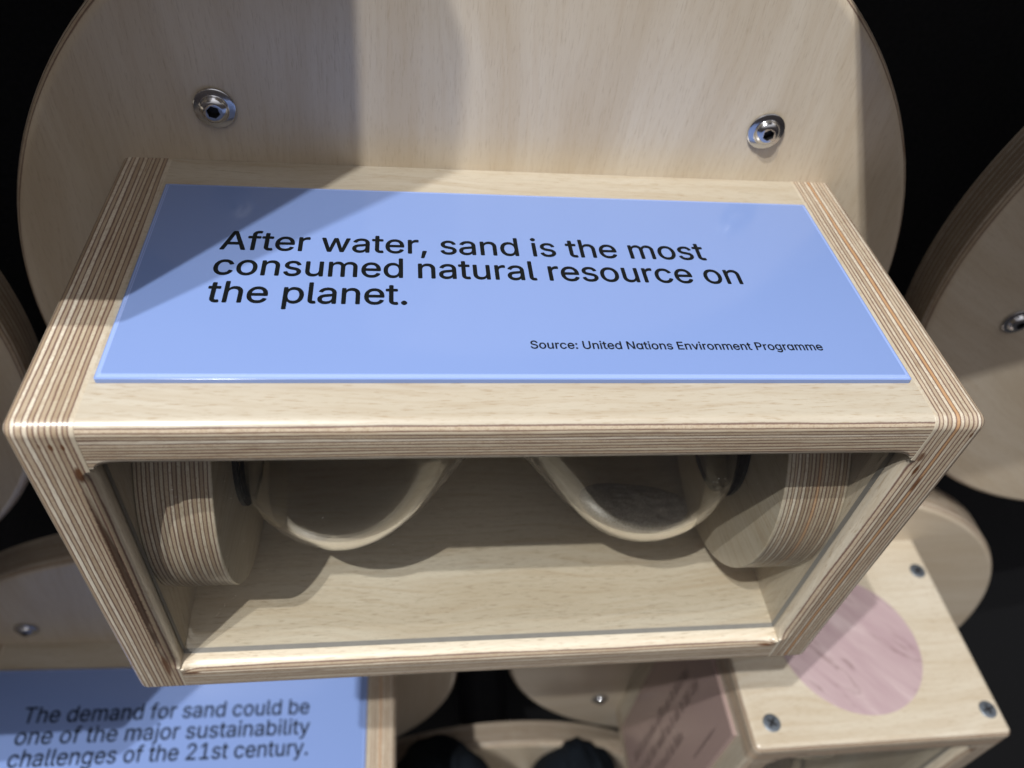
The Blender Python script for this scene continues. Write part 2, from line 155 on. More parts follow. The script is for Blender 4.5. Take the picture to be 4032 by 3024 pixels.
def plywood(name, seed, t, nply, grain='X', orange=None, tint=(1, 1, 1), rough=0.33, contrast=1.0, burns=()):
    """Solid birch plywood: plies stacked along local Z, every second ply turned by 90 degrees."""
    k = NT(name)
    tc = k.n('ShaderNodeTexCoord')
    sep = k.n('ShaderNodeSeparateXYZ')
    k.link(tc.outputs['Object'], sep.inputs[0])
    x, y, z = sep.outputs
    if grain == 'Y':
        x, y = y, x
    pos = k.comb(k.math('ADD', x, seed * 1.37), k.math('ADD', y, seed * 2.11), z)
    # plies are not of one exact thickness and wander a little
    wob = k.noise(k.comb(k.math('MULTIPLY', x, 14.0), k.math('MULTIPLY', y, 14.0), k.math('ADD', k.math('MULTIPLY', z, 260.0), seed)), 1.0, 2.0)
    u = k.math('DIVIDE', z, t / nply)
    uw = k.math('ADD', u, k.math('MULTIPLY', k.math('SUBTRACT', wob, 0.5), 1.0))
    rag = k.noise(k.comb(k.math('MULTIPLY', x, 900.0), k.math('MULTIPLY', y, 900.0), seed), 1.0, 2.0)
    uw = k.math('ADD', uw, k.math('MULTIPLY', k.math('SUBTRACT', rag, 0.5), 0.14))
    # keep the outer veneers whole
    uw = k.math('MINIMUM', k.math('MAXIMUM', uw, 0.02), nply - 0.02)
    i = k.math('FLOOR', uw)
    f = k.math('FRACT', uw)
    wnz = k.n('ShaderNodeTexWhiteNoise', noise_dimensions='1D')
    k.link(k.math('ADD', i, seed * 7.3), wnz.inputs['W'])
    rv = wnz.outputs['Value']
    par = k.math('MODULO', i, 2.0)
    # fibre coordinates along and across the grain of the ply
    gx = k.math('ADD', k.math('MULTIPLY', x, k.math('SUBTRACT', 1.0, par)), k.math('MULTIPLY', y, par))
    gy = k.math('ADD', k.math('MULTIPLY', y, k.math('SUBTRACT', 1.0, par)), k.math('MULTIPLY', x, par))
    sd = k.math('MULTIPLY', k.math('ADD', i, seed), 3.7)
    # growth figure, streaks and short pores
    gyw = k.math('ADD', gy, k.math('MULTIPLY', k.noise(k.comb(k.math('MULTIPLY', gx, 9.0), k.math('MULTIPLY', gy, 12.0), sd), 1.0, 1.0), 0.03))
    fig = k.noise(k.comb(k.math('MULTIPLY', gx, 6.0), k.math('MULTIPLY', gyw, 46.0), k.math('ADD', k.math('MULTIPLY', z, 40.0), sd)), 1.0, 3.0, 0.6)
    streak = k.noise(k.comb(k.math('MULTIPLY', gx, 22.0), k.math('MULTIPLY', gyw, 420.0), k.math('ADD', k.math('MULTIPLY', z, 420.0), sd)), 1.0, 3.0, 0.65)
    pore = k.noise(k.comb(k.math('MULTIPLY', gx, 190.0), k.math('MULTIPLY', gy, 1900.0), k.math('ADD', k.math('MULTIPLY', z, 1900.0), sd)), 1.0, 2.0, 0.6)
    light = c4(0.47 * tint[0], 0.41 * tint[1], 0.315 * tint[2])
    pale = c4(0.545 * tint[0], 0.50 * tint[1], 0.415 * tint[2])
    tan = c4(0.39 * tint[0], 0.305 * tint[1], 0.205 * tint[2])
    face = k.mix(k.rng(fig, 0.32, 0.68), light, pale)
    face = k.mix(k.rng(streak, 0.46, 0.74, 0.0, 0.55 * contrast), face, tan)
    face = k.mix(k.rng(pore, 0.56, 0.72, 0.0, 0.62 * contrast), face, c4(0.30, 0.222, 0.14))
    # inner plies: long grain is pale, end grain browner
    end = k.mix(rv, c4(0.34, 0.272, 0.195), c4(0.53, 0.45, 0.345))
    lng = k.mix(rv, c4(0.46, 0.40, 0.30), c4(0.65, 0.60, 0.50))
    core = k.mix(par, lng, end)
    core = k.mix(k.rng(streak, 0.42, 0.72, 0.0, 0.45), core, c4(0.34, 0.235, 0.145))
    core = k.mix(k.rng(pore, 0.52, 0.7, 0.0, 0.5), core, c4(0.25, 0.175, 0.11))
    if orange is not None:
        io = k.math('COMPARE', i, float(orange), 0.4)
        core = k.mix(k.math('MULTIPLY', io, 0.6), core, c4(0.44, 0.215, 0.07))
    # now and then a burnt or resin stained stretch of one ply
    st = k.noise(k.comb(k.math('MULTIPLY', x, 24.0), k.math('MULTIPLY', y, 24.0), k.math('ADD', k.math('MULTIPLY', i, 9.1), seed * 5.0)), 1.0, 2.0)
    core = k.mix(k.rng(st, 0.70, 0.78, 0.0, 0.75), core, c4(0.17, 0.075, 0.03))
    outer = k.math('MAXIMUM', k.math('LESS_THAN', uw, 1.0), k.math('GREATER_THAN', uw, nply - 1.0))
    col = k.mix(outer, core, face)
    # dark glue lines between plies
    gl = k.math('MINIMUM', f, k.math('SUBTRACT', 1.0, f))
    gn = k.noise(k.comb(k.math('MULTIPLY', x, 60.0), k.math('MULTIPLY', y, 60.0), k.math('MULTIPLY', i, 3.3)), 1.0, 3.0)
    gw = k.rng(gn, 0.3, 0.72, 0.15, 0.30)
    line = k.math('SUBTRACT', 1.0, k.math('DIVIDE', gl, gw), clamp=True)
    line = k.math('MULTIPLY', k.math('POWER', line, 0.6), k.math('MULTIPLY', k.math('GREATER_THAN', u, 0.4), k.math('LESS_THAN', u, nply - 0.4)))
    col = k.mix(k.math('MULTIPLY', line, 0.9), col, c4(0.095, 0.036, 0.030))
    # router burns and resin stains at given spots: (centre, half sizes, strength)
    for (bx, by, bz), (hx_, hy_, hz_), sg in burns:
        sep2 = k.n('ShaderNodeSeparateXYZ')
        k.link(tc.outputs['Object'], sep2.inputs[0])
        d2 = None
        for o_, c_, h_ in zip(sep2.outputs, (bx, by, bz), (hx_, hy_, hz_)):
            q = k.math('POWER', k.math('ABSOLUTE', k.math('DIVIDE', k.math('SUBTRACT', o_, c_), h_)), 2.0)
            d2 = q if d2 is None else k.math('ADD', d2, q)
        d2 = k.math('ADD', d2, k.math('MULTIPLY', k.math('SUBTRACT', streak, 0.5), 1.6))
        col = k.mix(k.rng(d2, 0.35, 1.15, sg, 0.0), col, c4(0.105, 0.04, 0.014) if hx_ < 0.03 else c4(0.045, 0.022, 0.012))
    k.link(col, k.bsdf.inputs['Base Color'])
    k.bsdf.inputs['Coat Weight'].default_value = 0.35
    k.bsdf.inputs['Coat Roughness'].default_value = 0.2
    rr = k.rng(streak, 0.3, 0.7, rough - 0.07, rough + 0.1)
    k.link(rr, k.bsdf.inputs['Roughness'])
    k.bsdf.inputs['Specular IOR Level'].default_value = 0.55
    bump = k.n('ShaderNodeBump')
    bump.inputs['Strength'].default_value = 0.35
    bump.inputs['Distance'].default_value = 0.00012
    h = k.math('ADD', k.math('MULTIPLY', pore, -0.8), k.math('MULTIPLY', line, -1.0))
    h = k.math('ADD', h, k.math('MULTIPLY', streak, -0.8))
    k.link(h, bump.inputs['Height'])
    k.link(bump.outputs[0], k.bsdf.inputs['Normal'])
    return k.m


def acrylic(name, col, rough=0.13):
    k = NT(name)
    tc = k.n('ShaderNodeTexCoord')
    nz = k.noise(tc.outputs['Object'], 900.0, 2.0)
    n2 = k.noise(tc.outputs['Object'], 26.0, 3.0)
    k.bsdf.inputs['Base Color'].default_value = col
    k.link(k.rng(n2, 0.3, 0.7, rough - 0.03, rough + 0.04), k.bsdf.inputs['Roughness'])
    k.bsdf.inputs['IOR'].default_value = 1.49
    b = k.n('ShaderNodeBump')
    b.inputs['Strength'].default_value = 0.05
    b.inputs['Distance'].default_value = 0.0002
    k.link(nz, b.inputs['Height'])
    k.link(b.outputs[0], k.bsdf.inputs['Normal'])
    return k.m


def plain(name, col, rough, metal=0.0, ior=1.5, spec=0.5):
    k = NT(name)
    tc = k.n('ShaderNodeTexCoord')
    nz = k.noise(tc.outputs['Object'], 300.0, 3.0)
    k.link(k.rng(nz, 0.3, 0.7, rough * 0.85, rough * 1.15), k.bsdf.inputs['Roughness'])
    c2 = c4(col[0] * 0.82, col[1] * 0.82, col[2] * 0.82)
    k.link(k.mix(nz, c2, c4(*col[:3])), k.bsdf.inputs['Base Color'])
    k.bsdf.inputs['Metallic'].default_value = metal
    k.bsdf.inputs['Specular IOR Level'].default_value = spec
    k.bsdf.inputs['IOR'].default_value = ior
    return k.m


def pane_mat():
    """Clear acrylic sheet: see-through with Fresnel reflection, a little dust."""
    k = NT('clear_acrylic')
    fr = k.n('ShaderNodeFresnel')
    geo = k.n('ShaderNodeNewGeometry')          # same reflectance on the way out as on the way in
    k.link(k.rng(geo.outputs['Backfacing'], 0.0, 1.0, 1.34, 1.0 / 1.34), fr.inputs['IOR'])
    tr = k.n('ShaderNodeBsdfTransparent')
    tr.inputs[0].default_value = c4(0.985, 0.985, 0.975)
    gs = k.n('ShaderNodeBsdfGlossy')
    gs.inputs['Roughness'].default_value = 0.03
    mx = k.n('ShaderNodeMixShader')
    k.link(fr.outputs[0], mx.inputs[0])
    k.link(tr.outputs[0], mx.inputs[1])
    k.link(gs.outputs[0], mx.inputs[2])
    tc = k.n('ShaderNodeTexCoord')
    d = k.noise(tc.outputs['Object'], 1500.0, 1.0)
    cl = k.noise(tc.outputs['Object'], 18.0, 3.0)
    df = k.n('ShaderNodeBsdfDiffuse')
    df.inputs[0].default_value = c4(0.6, 0.6, 0.58)
    m2 = k.n('ShaderNodeMixShader')
    amount = k.math('ADD', k.rng(d, 0.74, 0.8, 0.0, 0.5), k.rng(cl, 0.35, 0.75, 0.001, 0.006))
    k.link(amount, m2.inputs[0])
    k.link(mx.outputs[0], m2.inputs[1])
    k.link(df.outputs[0], m2.inputs[2])
    k.link(m2.outputs[0], k.out.inputs['Surface'])
    return k.m


def glass_mat():
    k = NT('bulb_glass')
    k.bsdf.inputs['Base Color'].default_value = c4(0.985, 0.98, 0.965)
    k.bsdf.inputs['Transmission Weight'].default_value = 1.0
    k.bsdf.inputs['Roughness'].default_value = 0.02
    k.bsdf.inputs['IOR'].default_value = 1.47
    return k.m


def sand_mat():
    k = NT('sand')
    tc = k.n('ShaderNodeTexCoord')
    a = k.noise(tc.outputs['Object'], 1700.0, 2.0)
    b = k.noise(tc.outputs['Object'], 90.0, 3.0)
    c = k.mix(k.rng(a, 0.35, 0.65), c4(0.42, 0.34, 0.28), c4(0.95, 0.91, 0.84))
    c = k.mix(k.rng(b, 0.3, 0.7, 0, 0.5), c, c4(0.42, 0.34, 0.28))
    k.link(c, k.bsdf.inputs['Base Color'])
    k.bsdf.inputs['Roughness'].default_value = 0.9
    bm = k.n('ShaderNodeBump')
    bm.inputs['Strength'].default_value = 0.9
    bm.inputs['Distance'].default_value = 0.0006
    k.link(a, bm.inputs['Height'])
    k.link(bm.outputs[0], k.bsdf.inputs['Normal'])
    return k.m


def stone_mat(name, base=(0.45, 0.352, 0.365), rough=0.32):
    """Pink stone picture: cloudy diagonal bands with a few dark cracks."""
    k = NT(name)
    tc = k.n('ShaderNodeTexCoord')
    mp = k.n('ShaderNodeMapping')
    mp.inputs['Rotation'].default_value = (0, 0, rad(52))
    k.link(tc.outputs['Object'], mp.inputs[0])
    sep = k.n('ShaderNodeSeparateXYZ')
    k.link(mp.outputs[0], sep.inputs[0])
    x, y, z = sep.outputs
    band = k.noise(k.comb(k.math('MULTIPLY', x, 14.0), k.math('MULTIPLY', y, 70.0), z), 1.0, 4.0, 0.6, 0.4)
    c = k.mix(k.rng(band, 0.33, 0.66), c4(base[0] * .80, base[1] * .74, base[2] * .78), c4(*base))
    c = k.mix(k.rng(band, 0.56, 0.72, 0, 0.7), c, c4(0.54, 0.445, 0.46))
    cr_ = k.noise(k.comb(k.math('MULTIPLY', x, 9.0), k.math('MULTIPLY', y, 42.0), 3.3), 1.0, 3.0, 0.55, 0.8)
    ln = k.math('ABSOLUTE', k.math('SUBTRACT', cr_, 0.5))
    gate = k.noise(k.comb(k.math('MULTIPLY', x, 30.0), k.math('MULTIPLY', y, 30.0), 8.0), 1.0, 2.0)
    f = k.math('MULTIPLY', k.rng(ln, 0.0, 0.022, 0.45, 0.0), k.rng(gate, 0.47, 0.56))
    c = k.mix(f, c, c4(0.13, 0.075, 0.075))
    k.link(c, k.bsdf.inputs['Base Color'])
    k.bsdf.inputs['Roughness'].default_value = rough
    return k.m


def cloth_mat():
    k = NT('navy_cloth')
    tc = k.n('ShaderNodeTexCoord')
    a = k.noise(tc.outputs['Object'], 700.0, 2.0)
    k.link(k.mix(a, c4(0.0022, 0.0035, 0.006), c4(0.006, 0.0095, 0.015)), k.bsdf.inputs['Base Color'])
    k.bsdf.inputs['Roughness'].default_value = 0.85
    k.bsdf.inputs['Specular IOR Level'].default_value = 0.15
    b = k.n('ShaderNodeBump')
    b.inputs['Strength'].default_value = 0.4
    b.inputs['Distance'].default_value = 0.001
    k.link(a, b.inputs['Height'])
    k.link(b.outputs[0], k.bsdf.inputs['Normal'])
    return k.m


T = 0.018
TS = 0.0194         # the side panels are a little thicker
NP = 13
M = dict(
    top=plywood('plywood_top', 1.0, T, NP, tint=(0.88, 0.88, 0.88)),
    bottom=plywood('plywood_bottom', 4.0, T, NP, tint=(1.20, 1.19, 1.17), burns=(
        ((-0.1245, -0.1375, 0.0145), (0.0040, 0.006, 0.0010), 0.85), ((-0.1262, -0.1360, 0.0165), (0.0020, 0.004, 0.0015), 0.7),
        ((0.1235, -0.1375, 0.0150), (0.0050, 0.006, 0.0010), 0.9), ((0.1262, -0.1360, 0.0165), (0.0020, 0.004, 0.0015), 0.7))),
    left=plywood('plywood_left', 2.6, TS, NP, burns=(
        ((-0.0755, -0.1375, 0.0118), (0.0016, 0.006, 0.0007), 0.9), ((-0.0755, -0.1375, 0.0150), (0.0015, 0.006, 0.0006), 0.9),
        ((-0.0760, -0.1375, 0.0090), (0.0012, 0.006, 0.0005), 0.6), ((-0.0630, -0.1380, 0.0160), (0.0040, 0.006, 0.0012), 0.95),
        ((0.0000, -0.1375, 0.0153), (0.066, 0.008, 0.0015), 0.93), ((0.0620, -0.1380, 0.0150), (0.010, 0.006, 0.0014), 0.8))),
    right=plywood('plywood_right', 5.2, TS, NP, orange=7, burns=(
        ((0.0590, -0.1370, 0.0150), (0.0035, 0.006, 0.0008), 0.95), ((0.0510, -0.1380, 0.0110), (0.0050, 0.006, 0.0007), 0.85),
        ((0.0660, -0.1370, 0.0165), (0.0030, 0.006, 0.0015), 0.8), ((0.0770, -0.1380, 0.0045), (0.0014, 0.006, 0.0006), 0.8))),
    disc=plywood('plywood_disc', 8.0, 0.024, 17, grain='Y', tint=(1.10, 1.06, 1.03), rough=0.42, contrast=0.5),
    plug=plywood('plywood_plug', 3.3, 0.0252, 18),
    plug_r=plywood('plywood_plug_right', 6.1, 0.0252, 18, orange=8),
    blue=acrylic('blue_acrylic', c4(0.185, 0.272, 0.545)),
    pink=acrylic('pink_acrylic', c4(0.34, 0.25, 0.23), 0.2),
    cut_edge=acrylic('cut_acrylic_edge', c4(0.27, 0.37, 0.70), 0.25),
    ink=plain('black_ink', (0.004, 0.0055, 0.0065), 0.6, spec=0.12),
    faded=plain('brown_ink', (0.17, 0.12, 0.11), 0.4),
    steel=plain('polished_steel', (0.60, 0.61, 0.64), 0.16, 1.0),
    socket=plain('socket_steel', (0.035, 0.035, 0.04), 0.4, 0.6),
    zinc=plain('zinc_plated_steel', (0.20, 0.235, 0.28), 0.42, 0.8),
    pane=pane_mat(),
    pane_edge=plain('pane_edge', (0.20, 0.20, 0.195), 0.4),
    glass=glass_mat(),
    rubber=plain('black_rubber', (0.010, 0.011, 0.014), 0.5),
    sand=sand_mat(),
    stone=stone_mat('pink_stone'),
    cloth=cloth_mat(),
    wall=plain('black_wall_paint', (0.0016, 0.0024, 0.0048), 0.8),
)

# ------------------------------------------------------------------ mesh helpers


def link(o, parent=None):
    COL.objects.link(o)
    if parent is not None:
        o.parent = parent
    return o


def finish(bm, name, mat, parent=None, mtx=None, angle=38, wn=True):
    bmesh.ops.recalc_face_normals(bm, faces=bm.faces)
    for f in bm.faces:
        f.smooth = True
    lim = rad(angle)
    for e in bm.edges:
        e.smooth = not (len(e.link_faces) == 2 and e.calc_face_angle(0) > lim)
    me = bpy.data.meshes.new(name)
    bm.to_mesh(me)
    bm.free()
    for m_ in (mat if isinstance(mat, (list, tuple)) else [mat]):
        me.materials.append(m_)
    o = bpy.data.objects.new(name, me)
    link(o, parent)
    if mtx is not None:
        o.matrix_local = mtx
    if wn:
        md = o.modifiers.new('weighted_normal', 'WEIGHTED_NORMAL')
        md.keep_sharp = True
    return o


def rrect(y0, y1, z0, z1, r, n=7):
    """rounded rectangle; r for the corners (y0,z0) (y1,z0) (y1,z1) (y0,z1)"""
    out = []
    cs = ((y0, z0, 1, 1, 180), (y1, z0, -1, 1, 270), (y1, z1, -1, -1, 0), (y0, z1, 1, -1, 90))
    for (cy_, cz, sy, sz, a0), q in zip(cs, r):
        for j in range(n + 1):
            a = rad(a0 + 90 * j / n)
            out.append((cy_ + sy * q + q * math.cos(a), cz + sz * q + q * math.sin(a)))
    return out


def loft(bm, rings, cap=True):
    vs = [[bm.verts.new(p) for p in ring] for ring in rings]
    n = len(vs[0])
    for a, b in zip(vs, vs[1:]):
        for j in range(n):
            bm.faces.new((a[j], a[(j + 1) % n], b[(j + 1) % n], b[j]))
    if cap:
        bm.faces.new(list(reversed(vs[0])))
        bm.faces.new(vs[-1])
    return vs


def lathe(bm, prof, seg=96, cap0=True, cap1=True):
    """profile of (r, z) turned about local Z"""
    rings = []
    for r, z in prof:
        rings.append([bm.verts.new((r * math.cos(2 * math.pi * j / seg), r * math.sin(2 * math.pi * j / seg), z)) for j in range(seg)])
    for a, b in zip(rings, rings[1:]):
        for j in range(seg):
            bm.faces.new((a[j], a[(j + 1) % seg], b[(j + 1) % seg], b[j]))
    if cap0:
        bm.faces.new(list(reversed(rings[0])))
    if cap1:
        bm.faces.new(rings[-1])
    return rings


def frame(ex, ey, ez, loc):
    m_ = Matrix.Identity(4)
    for i in range(3):
        m_[i][0], m_[i][1], m_[i][2], m_[i][3] = ex[i], ey[i], ez[i], loc[i]
    return m_


# ------------------------------------------------------------------ one display module
# local frame of a module: origin = centre of the disc's front face, X right, Y into the wall, Z up
D = 0.139
H = 0.1672
HW = 0.128          # half of the inner width
RO = 0.0042         # router radius, outer edges
RI = 0.0048         # router radius round the opening
EPS = 0.0003


def taper(dist):
    """radius of the inner rounding at a distance from the joint (router leaves the corner round in plan)"""
    if dist <= 0.0012:
        return EPS
    q = min(1.0, (dist - 0.0012) / 0.007)
    return EPS + (RI - EPS) * math.sqrt(max(0.0, 1 - (1 - q) ** 2))


def stations(a, b, joint):
    s = set([a, b])
    for k in range(0, 15):
        d = 0.0012 + 0.007 * (k / 14.0) ** 1.6
        s.add(round(a + joint + d, 6))
        s.add(round(b - joint - d, 6))
    for k in range(1, 12):
        s.add(round(a + joint + 0.009 + (b - a - 2 * joint - 0.018) * k / 12.0, 6))
    return sorted(s)


def cross_panel(name, mat, root, inner_low, z0):
    bm = bmesh.new()
    rings = []
    for x in stations(-HW, HW, 0.0):
        ri = taper(HW - abs(x))
        if inner_low:
            r = (ri, EPS, EPS, RO)
        else:
            r = (RO, EPS, EPS, ri)
        rings.append([(x, y, z) for y, z in rrect(-D, 0, 0, T, r)])
    loft(bm, rings)
    return finish(bm, name, mat, root, Matrix.Translation((0, 0, z0)))


def side_panel(name, mat, root, left):
    bm = bmesh.new()
    st = []
    h = H / 2
    for k in range(0, 9):
        a = rad(90 * k / 8)
        s = h - RO + RO * math.sin(a)
        d = RO * (1 - math.cos(a))
        st.append((s, d))
        st.append((-s, d))
    for s in stations(-h, h, T):
        if abs(s) < h - RO - 1e-6:
            st.append((s, 0.0))
    for q in (h - T + 0.0005, h - T - 0.0005):
        st += [(q, 0.0), (-q, 0.0)]
    st = sorted(set((round(a, 6), round(b, 7)) for a, b in st))
    rings = []
    for s, d in st:
        ro = max(EPS, RO - d)
        ri = taper(h - T - abs(s))
        r = (ro, EPS, EPS, ri)
        rings.append([(s, y, z) for y, z in rrect(-D + d, 0, d, TS, r)])
    loft(bm, rings)
    if left:
        m_ = frame((0, 0, -1), (0, 1, 0), (1, 0, 0), (-HW - TS, 0, 0))
    else:
        m_ = frame((0, 0, 1), (0, 1, 0), (-1, 0, 0), (HW + TS, 0, 0))
    return finish(bm, name, mat, root, m_)


def disc(root):
    bm = bmesh.new()
    t, r, q = 0.024, 0.2026, 0.0054
    prof = [(r - EPS, 0), (r, EPS)]
    for k in range(0, 11):
        a = rad(90 * k / 10)
        prof.append((r - q + q * math.cos(a), t - q + q * math.sin(a)))
    lathe(bm, prof, 220)
    return finish(bm, 'backing_disc', M['disc'], root, frame((1, 0, 0), (0, 0, 1), (0, -1, 0), (0, t, 0)))


def axle(root):
    bm = bmesh.new()
    lathe(bm, [(0.032, 0), (0.032, 0.1355)], 48)
    return finish(bm, 'axle', M['socket'], root, frame((1, 0, 0), (0, 0, -1), (0, 1, 0), (0, 0.0243, 0)))


def bolt(root, x, z, turn):
    m_ = frame((1, 0, 0), (0, 0, 1), (0, -1, 0), (x, -0.0003, z)) @ Matrix.Rotation(turn, 4, 'Z')
    bm = bmesh.new()
    prof = [(0.0074, 0), (0.0077, 0.0004), (0.0077, 0.0010), (0.0073, 0.0014), (0.0056, 0.00155), (0.0053, 0.0018)]
    for k in range(1, 9):
        a = rad(52 * k / 8)
        prof.append((0.0053 * math.cos(a) * 0.99, 0.0018 + 0.0029 * math.sin(a)))
    seg = 48
    rings = lathe(bm, prof, seg, True, False)
    z1 = prof[-1][1]
    hexr = 0.00215

    def hx(j, zz):
        a = 2 * math.pi * j / seg
        k = (a + math.pi / 6) % (math.pi / 3) - math.pi / 6
        rr = hexr / math.cos(k)
        return bm.verts.new((rr * math.cos(a), rr * math.sin(a), zz))
    h0 = [hx(j, z1) for j in range(seg)]
    h1 = [hx(j, z1 - 0.0026) for j in range(seg)]
    for a, b, mi in ((rings[-1], h0, 0), (h0, h1, 1)):
        for j in range(seg):
            bm.faces.new((a[j], a[(j + 1) % seg], b[(j + 1) % seg], b[j])).material_index = mi
    bm.faces.new(h1).material_index = 1
    o = finish(bm, 'bolt', [M['steel'], M['socket']], root, m_, angle=42)
    return o


def plate(bm, x0, x1, y0, y1, th):
    """thin plate with a stepped, bevelled rim; top at z = th"""
    rings = []
    for ins, z, r in ((0, 0, .0006), (0, th * .72, .0006), (.0004, th * .84, .0005), (.0010, th * .84, .0005),
                      (.0013, th * .99, .0005), (.0017, th, .0005)):
        rings.append([(x, y, z) for x, y in rrect(x0 + ins, x1 - ins, y0 + ins, y1 - ins, (r, r, r, r), 3)])
    vs = loft(bm, rings)
    n = len(rings[0])
    for f in bm.faces:
        zc = sum(v.co.z for v in f.verts) / len(f.verts)
        if len(f.verts) == 4 and zc > th * .8:
            f.material_index = 1


def text_mesh(name, lines, mat, parent, z, swap=None, bold=10.0):
    """lines: (text, x, baseline y, width, cap height); glyph outlines are filled and turned into one mesh"""
    bm = bmesh.new()
    for text, x, y, width, cap in lines:
        if swap:
            for a, b in swap.items():
                text = text.replace(a, b)
        adv = sum(GLYPHS[c][0] for c in text) - 30
        sx = width / adv
        sy = cap / 515.0
        # contours that overlap (stem and bowl) are filled apart from each other, holes stay with their bowl
        layers = ([], [])
        px = 0
        for ch in text:
            ad, sps = GLYPHS[ch]
            area = []
            for pts in sps:
                a = sum(p[2] * q[3] - q[2] * p[3] for p, q in zip(pts, pts[1:] + pts[:1]))
                area.append(a)
            big = max(range(len(sps)), key=lambda i: abs(area[i])) if sps else 0
            sgn = 1 if not sps or area[big] > 0 else -1
            box = [(min(p[2] for p in q), max(p[2] for p in q), min(p[3] for p in q), max(p[3] for p in q)) for q in sps]
            outs = [i for i in range(len(sps)) if area[i] * sgn > 0]
            for i, pts in enumerate(sps):
                if i in outs:
                    layers[min(1, outs.index(i))].append((pts, px))
                else:
                    own = [o for o in outs if box[o][0] <= box[i][0] and box[o][1] >= box[i][1] and box[o][2] <= box[i][2] and box[o][3] >= box[i][3]]
                    own.sort(key=lambda o: abs(area[o]))
                    layers[min(1, outs.index(own[0])) if own else 0].append((pts, px))
            px += ad
        for li, lay in enumerate(layers):
            if not lay:
                continue
            cu = bpy.data.curves.new('outline', 'CURVE')
            cu.dimensions = '2D'
            cu.fill_mode = 'BOTH'
            cu.resolution_u = 5
            for pts, px in lay:
                sp = cu.splines.new('BEZIER')
                sp.bezier_points.add(len(pts) - 1)
                sp.use_cyclic_u = True
                for bp, q in zip(sp.bezier_points, pts):
                    bp.handle_left_type = bp.handle_right_type = 'FREE'
                    bp.handle_left = (q[0] + px, q[1], 0)
                    bp.co = (q[2] + px, q[3], 0)
                    bp.handle_right = (q[4] + px, q[5], 0)
            tmp = bpy.data.objects.new('outline', cu)
            COL.objects.link(tmp)
            dg = bpy.context.evaluated_depsgraph_get()
            dg.update()
            me = tmp.evaluated_get(dg).to_mesh()
            # medium weight: the same fill laid four times, a hair apart
            for ci, (ox, oy) in enumerate(((-bold, 0), (bold, 0), (0, -bold), (0, bold))):
                vs = [bm.verts.new((x + (v.co.x + ox) * sx, y + (v.co.y + oy) * sy, z + (li * 4 + ci) * 0.000006)) for v in me.vertices]
                for p in me.polygons:
                    bm.faces.new([vs[i] for i in p.vertices])
            tmp.evaluated_get(dg).to_mesh_clear()
            bpy.data.objects.remove(tmp)
            bpy.data.curves.remove(cu)
    me = bpy.data.meshes.new(name)
    bm.to_mesh(me)
    bm.free()
    me.materials.append(mat)
    o = bpy.data.objects.new(name, me)
    return link(o, parent)


def blurred_rows(parent, z):
    """the pink face's print cannot be read in the photograph: rows of irregular dark marks"""
    rnd = random.Random(5)
    for name, rows in (('lettering', ((-0.062, -0.101, 0.075, 0.0095, 0.0016), (-0.0765, -0.101, 0.088, 0.0095, 0.0016),
                                      (-0.091, -0.101, 0.035, 0.0095, 0.0016))), ('source_line', ((-0.109, 0.048, 0.100, 0.0032, 0.0007),))):
        bm = bmesh.new()
        for y, x0, x1, h, w in rows:
            x = x0
            while x < x1:
                for _ in range(rnd.randint(2, 8)):
                    hh = h * rnd.uniform(0.55, 1.0)
                    ww = w * rnd.uniform(0.8, 2.2)
                    vs = [bm.verts.new(p) for p in ((x, y, z), (x + ww, y, z), (x + ww, y + hh, z), (x, y + hh, z))]
                    bm.faces.new(vs)
                    x += ww + w * rnd.uniform(0.5, 1.1)
                    if x > x1:
                        break
                x += h * 0.35
        me = bpy.data.meshes.new(name)
        bm.to_mesh(me)
        bm.free()
        me.materials.append(M['faded'])
        link(bpy.data.objects.new(name, me), parent)


def sign(root, lines, small, mat, ink):
    th = 0.0022
    bm = bmesh.new()
    plate(bm, -0.1262, 0.1262, -0.1220, -0.0205, th)
    s = finish(bm, 'sign_plate', [mat, M['cut_edge'] if lines else mat], root, Matrix.Translation((0, 0, H / 2 + 0.0001)), wn=False)
    if lines:
        text_mesh('lettering', lines, ink, s, th + 0.00004)
    if small:
        text_mesh('source_line', small, ink, s, th + 0.00004, swap={'a': '\u0251'}, bold=15.0)
    if not lines:
        blurred_rows(s, th + 0.0001)
    return s


def pane(root):
    bm = bmesh.new()
    x0, z0 = HW - 0.0004, H / 2 - T - 0.0004
    r = (EPS,) * 4
    rings = [[(x, z, y) for x, z in rrect(-x0, x0, -z0, z0, r, 2)] for y in (0.0, 0.0022)]
    loft(bm, rings)
    bm.normal_update()
    for f in bm.faces:
        f.material_index = 0 if abs(f.normal.z) > 0.9 else 1
    return finish(bm, 'front_pane', [M['pane'], M['pane_edge']], root, frame((1, 0, 0), (0, 0, 1), (0, -1, 0), (0, -0.1300, 0)), wn=False)


AX = -0.069     # depth of the hourglass axis


def plug(root, left, mat):
    bm = bmesh.new()
    t, r = 0.0252, 0.0608
    lathe(bm, [(r - EPS, 0), (r, EPS), (r, t - .0006), (r - .0002, t - .0002), (r - .0006, t)], 128)
    if left:
        m_ = frame((0, 0, -1), (0, 1, 0), (1, 0, 0), (-HW + 0.0002, AX, 0))
    else:
        m_ = frame((0, 0, 1), (0, 1, 0), (-1, 0, 0), (HW - 0.0002, AX, 0))
    return finish(bm, 'end_plug', mat, root, m_)


PROF = [(0.0, 5.2), (3, 5.5), (6, 6.6), (9, 8.6), (12, 11.4), (16, 15.8), (20, 20.4), (25, 26.2), (30, 31.6), (35, 36.6), (40, 40.6), (45, 43.8),
        (50, 46.2), (55, 47.8), (60, 48.7), (65, 48.9), (70, 48.5), (75, 47.4), (80, 45.6), (85, 43.0), (90, 39.4), (94, 35.6), (98, 30.6), (101, 25.8)]


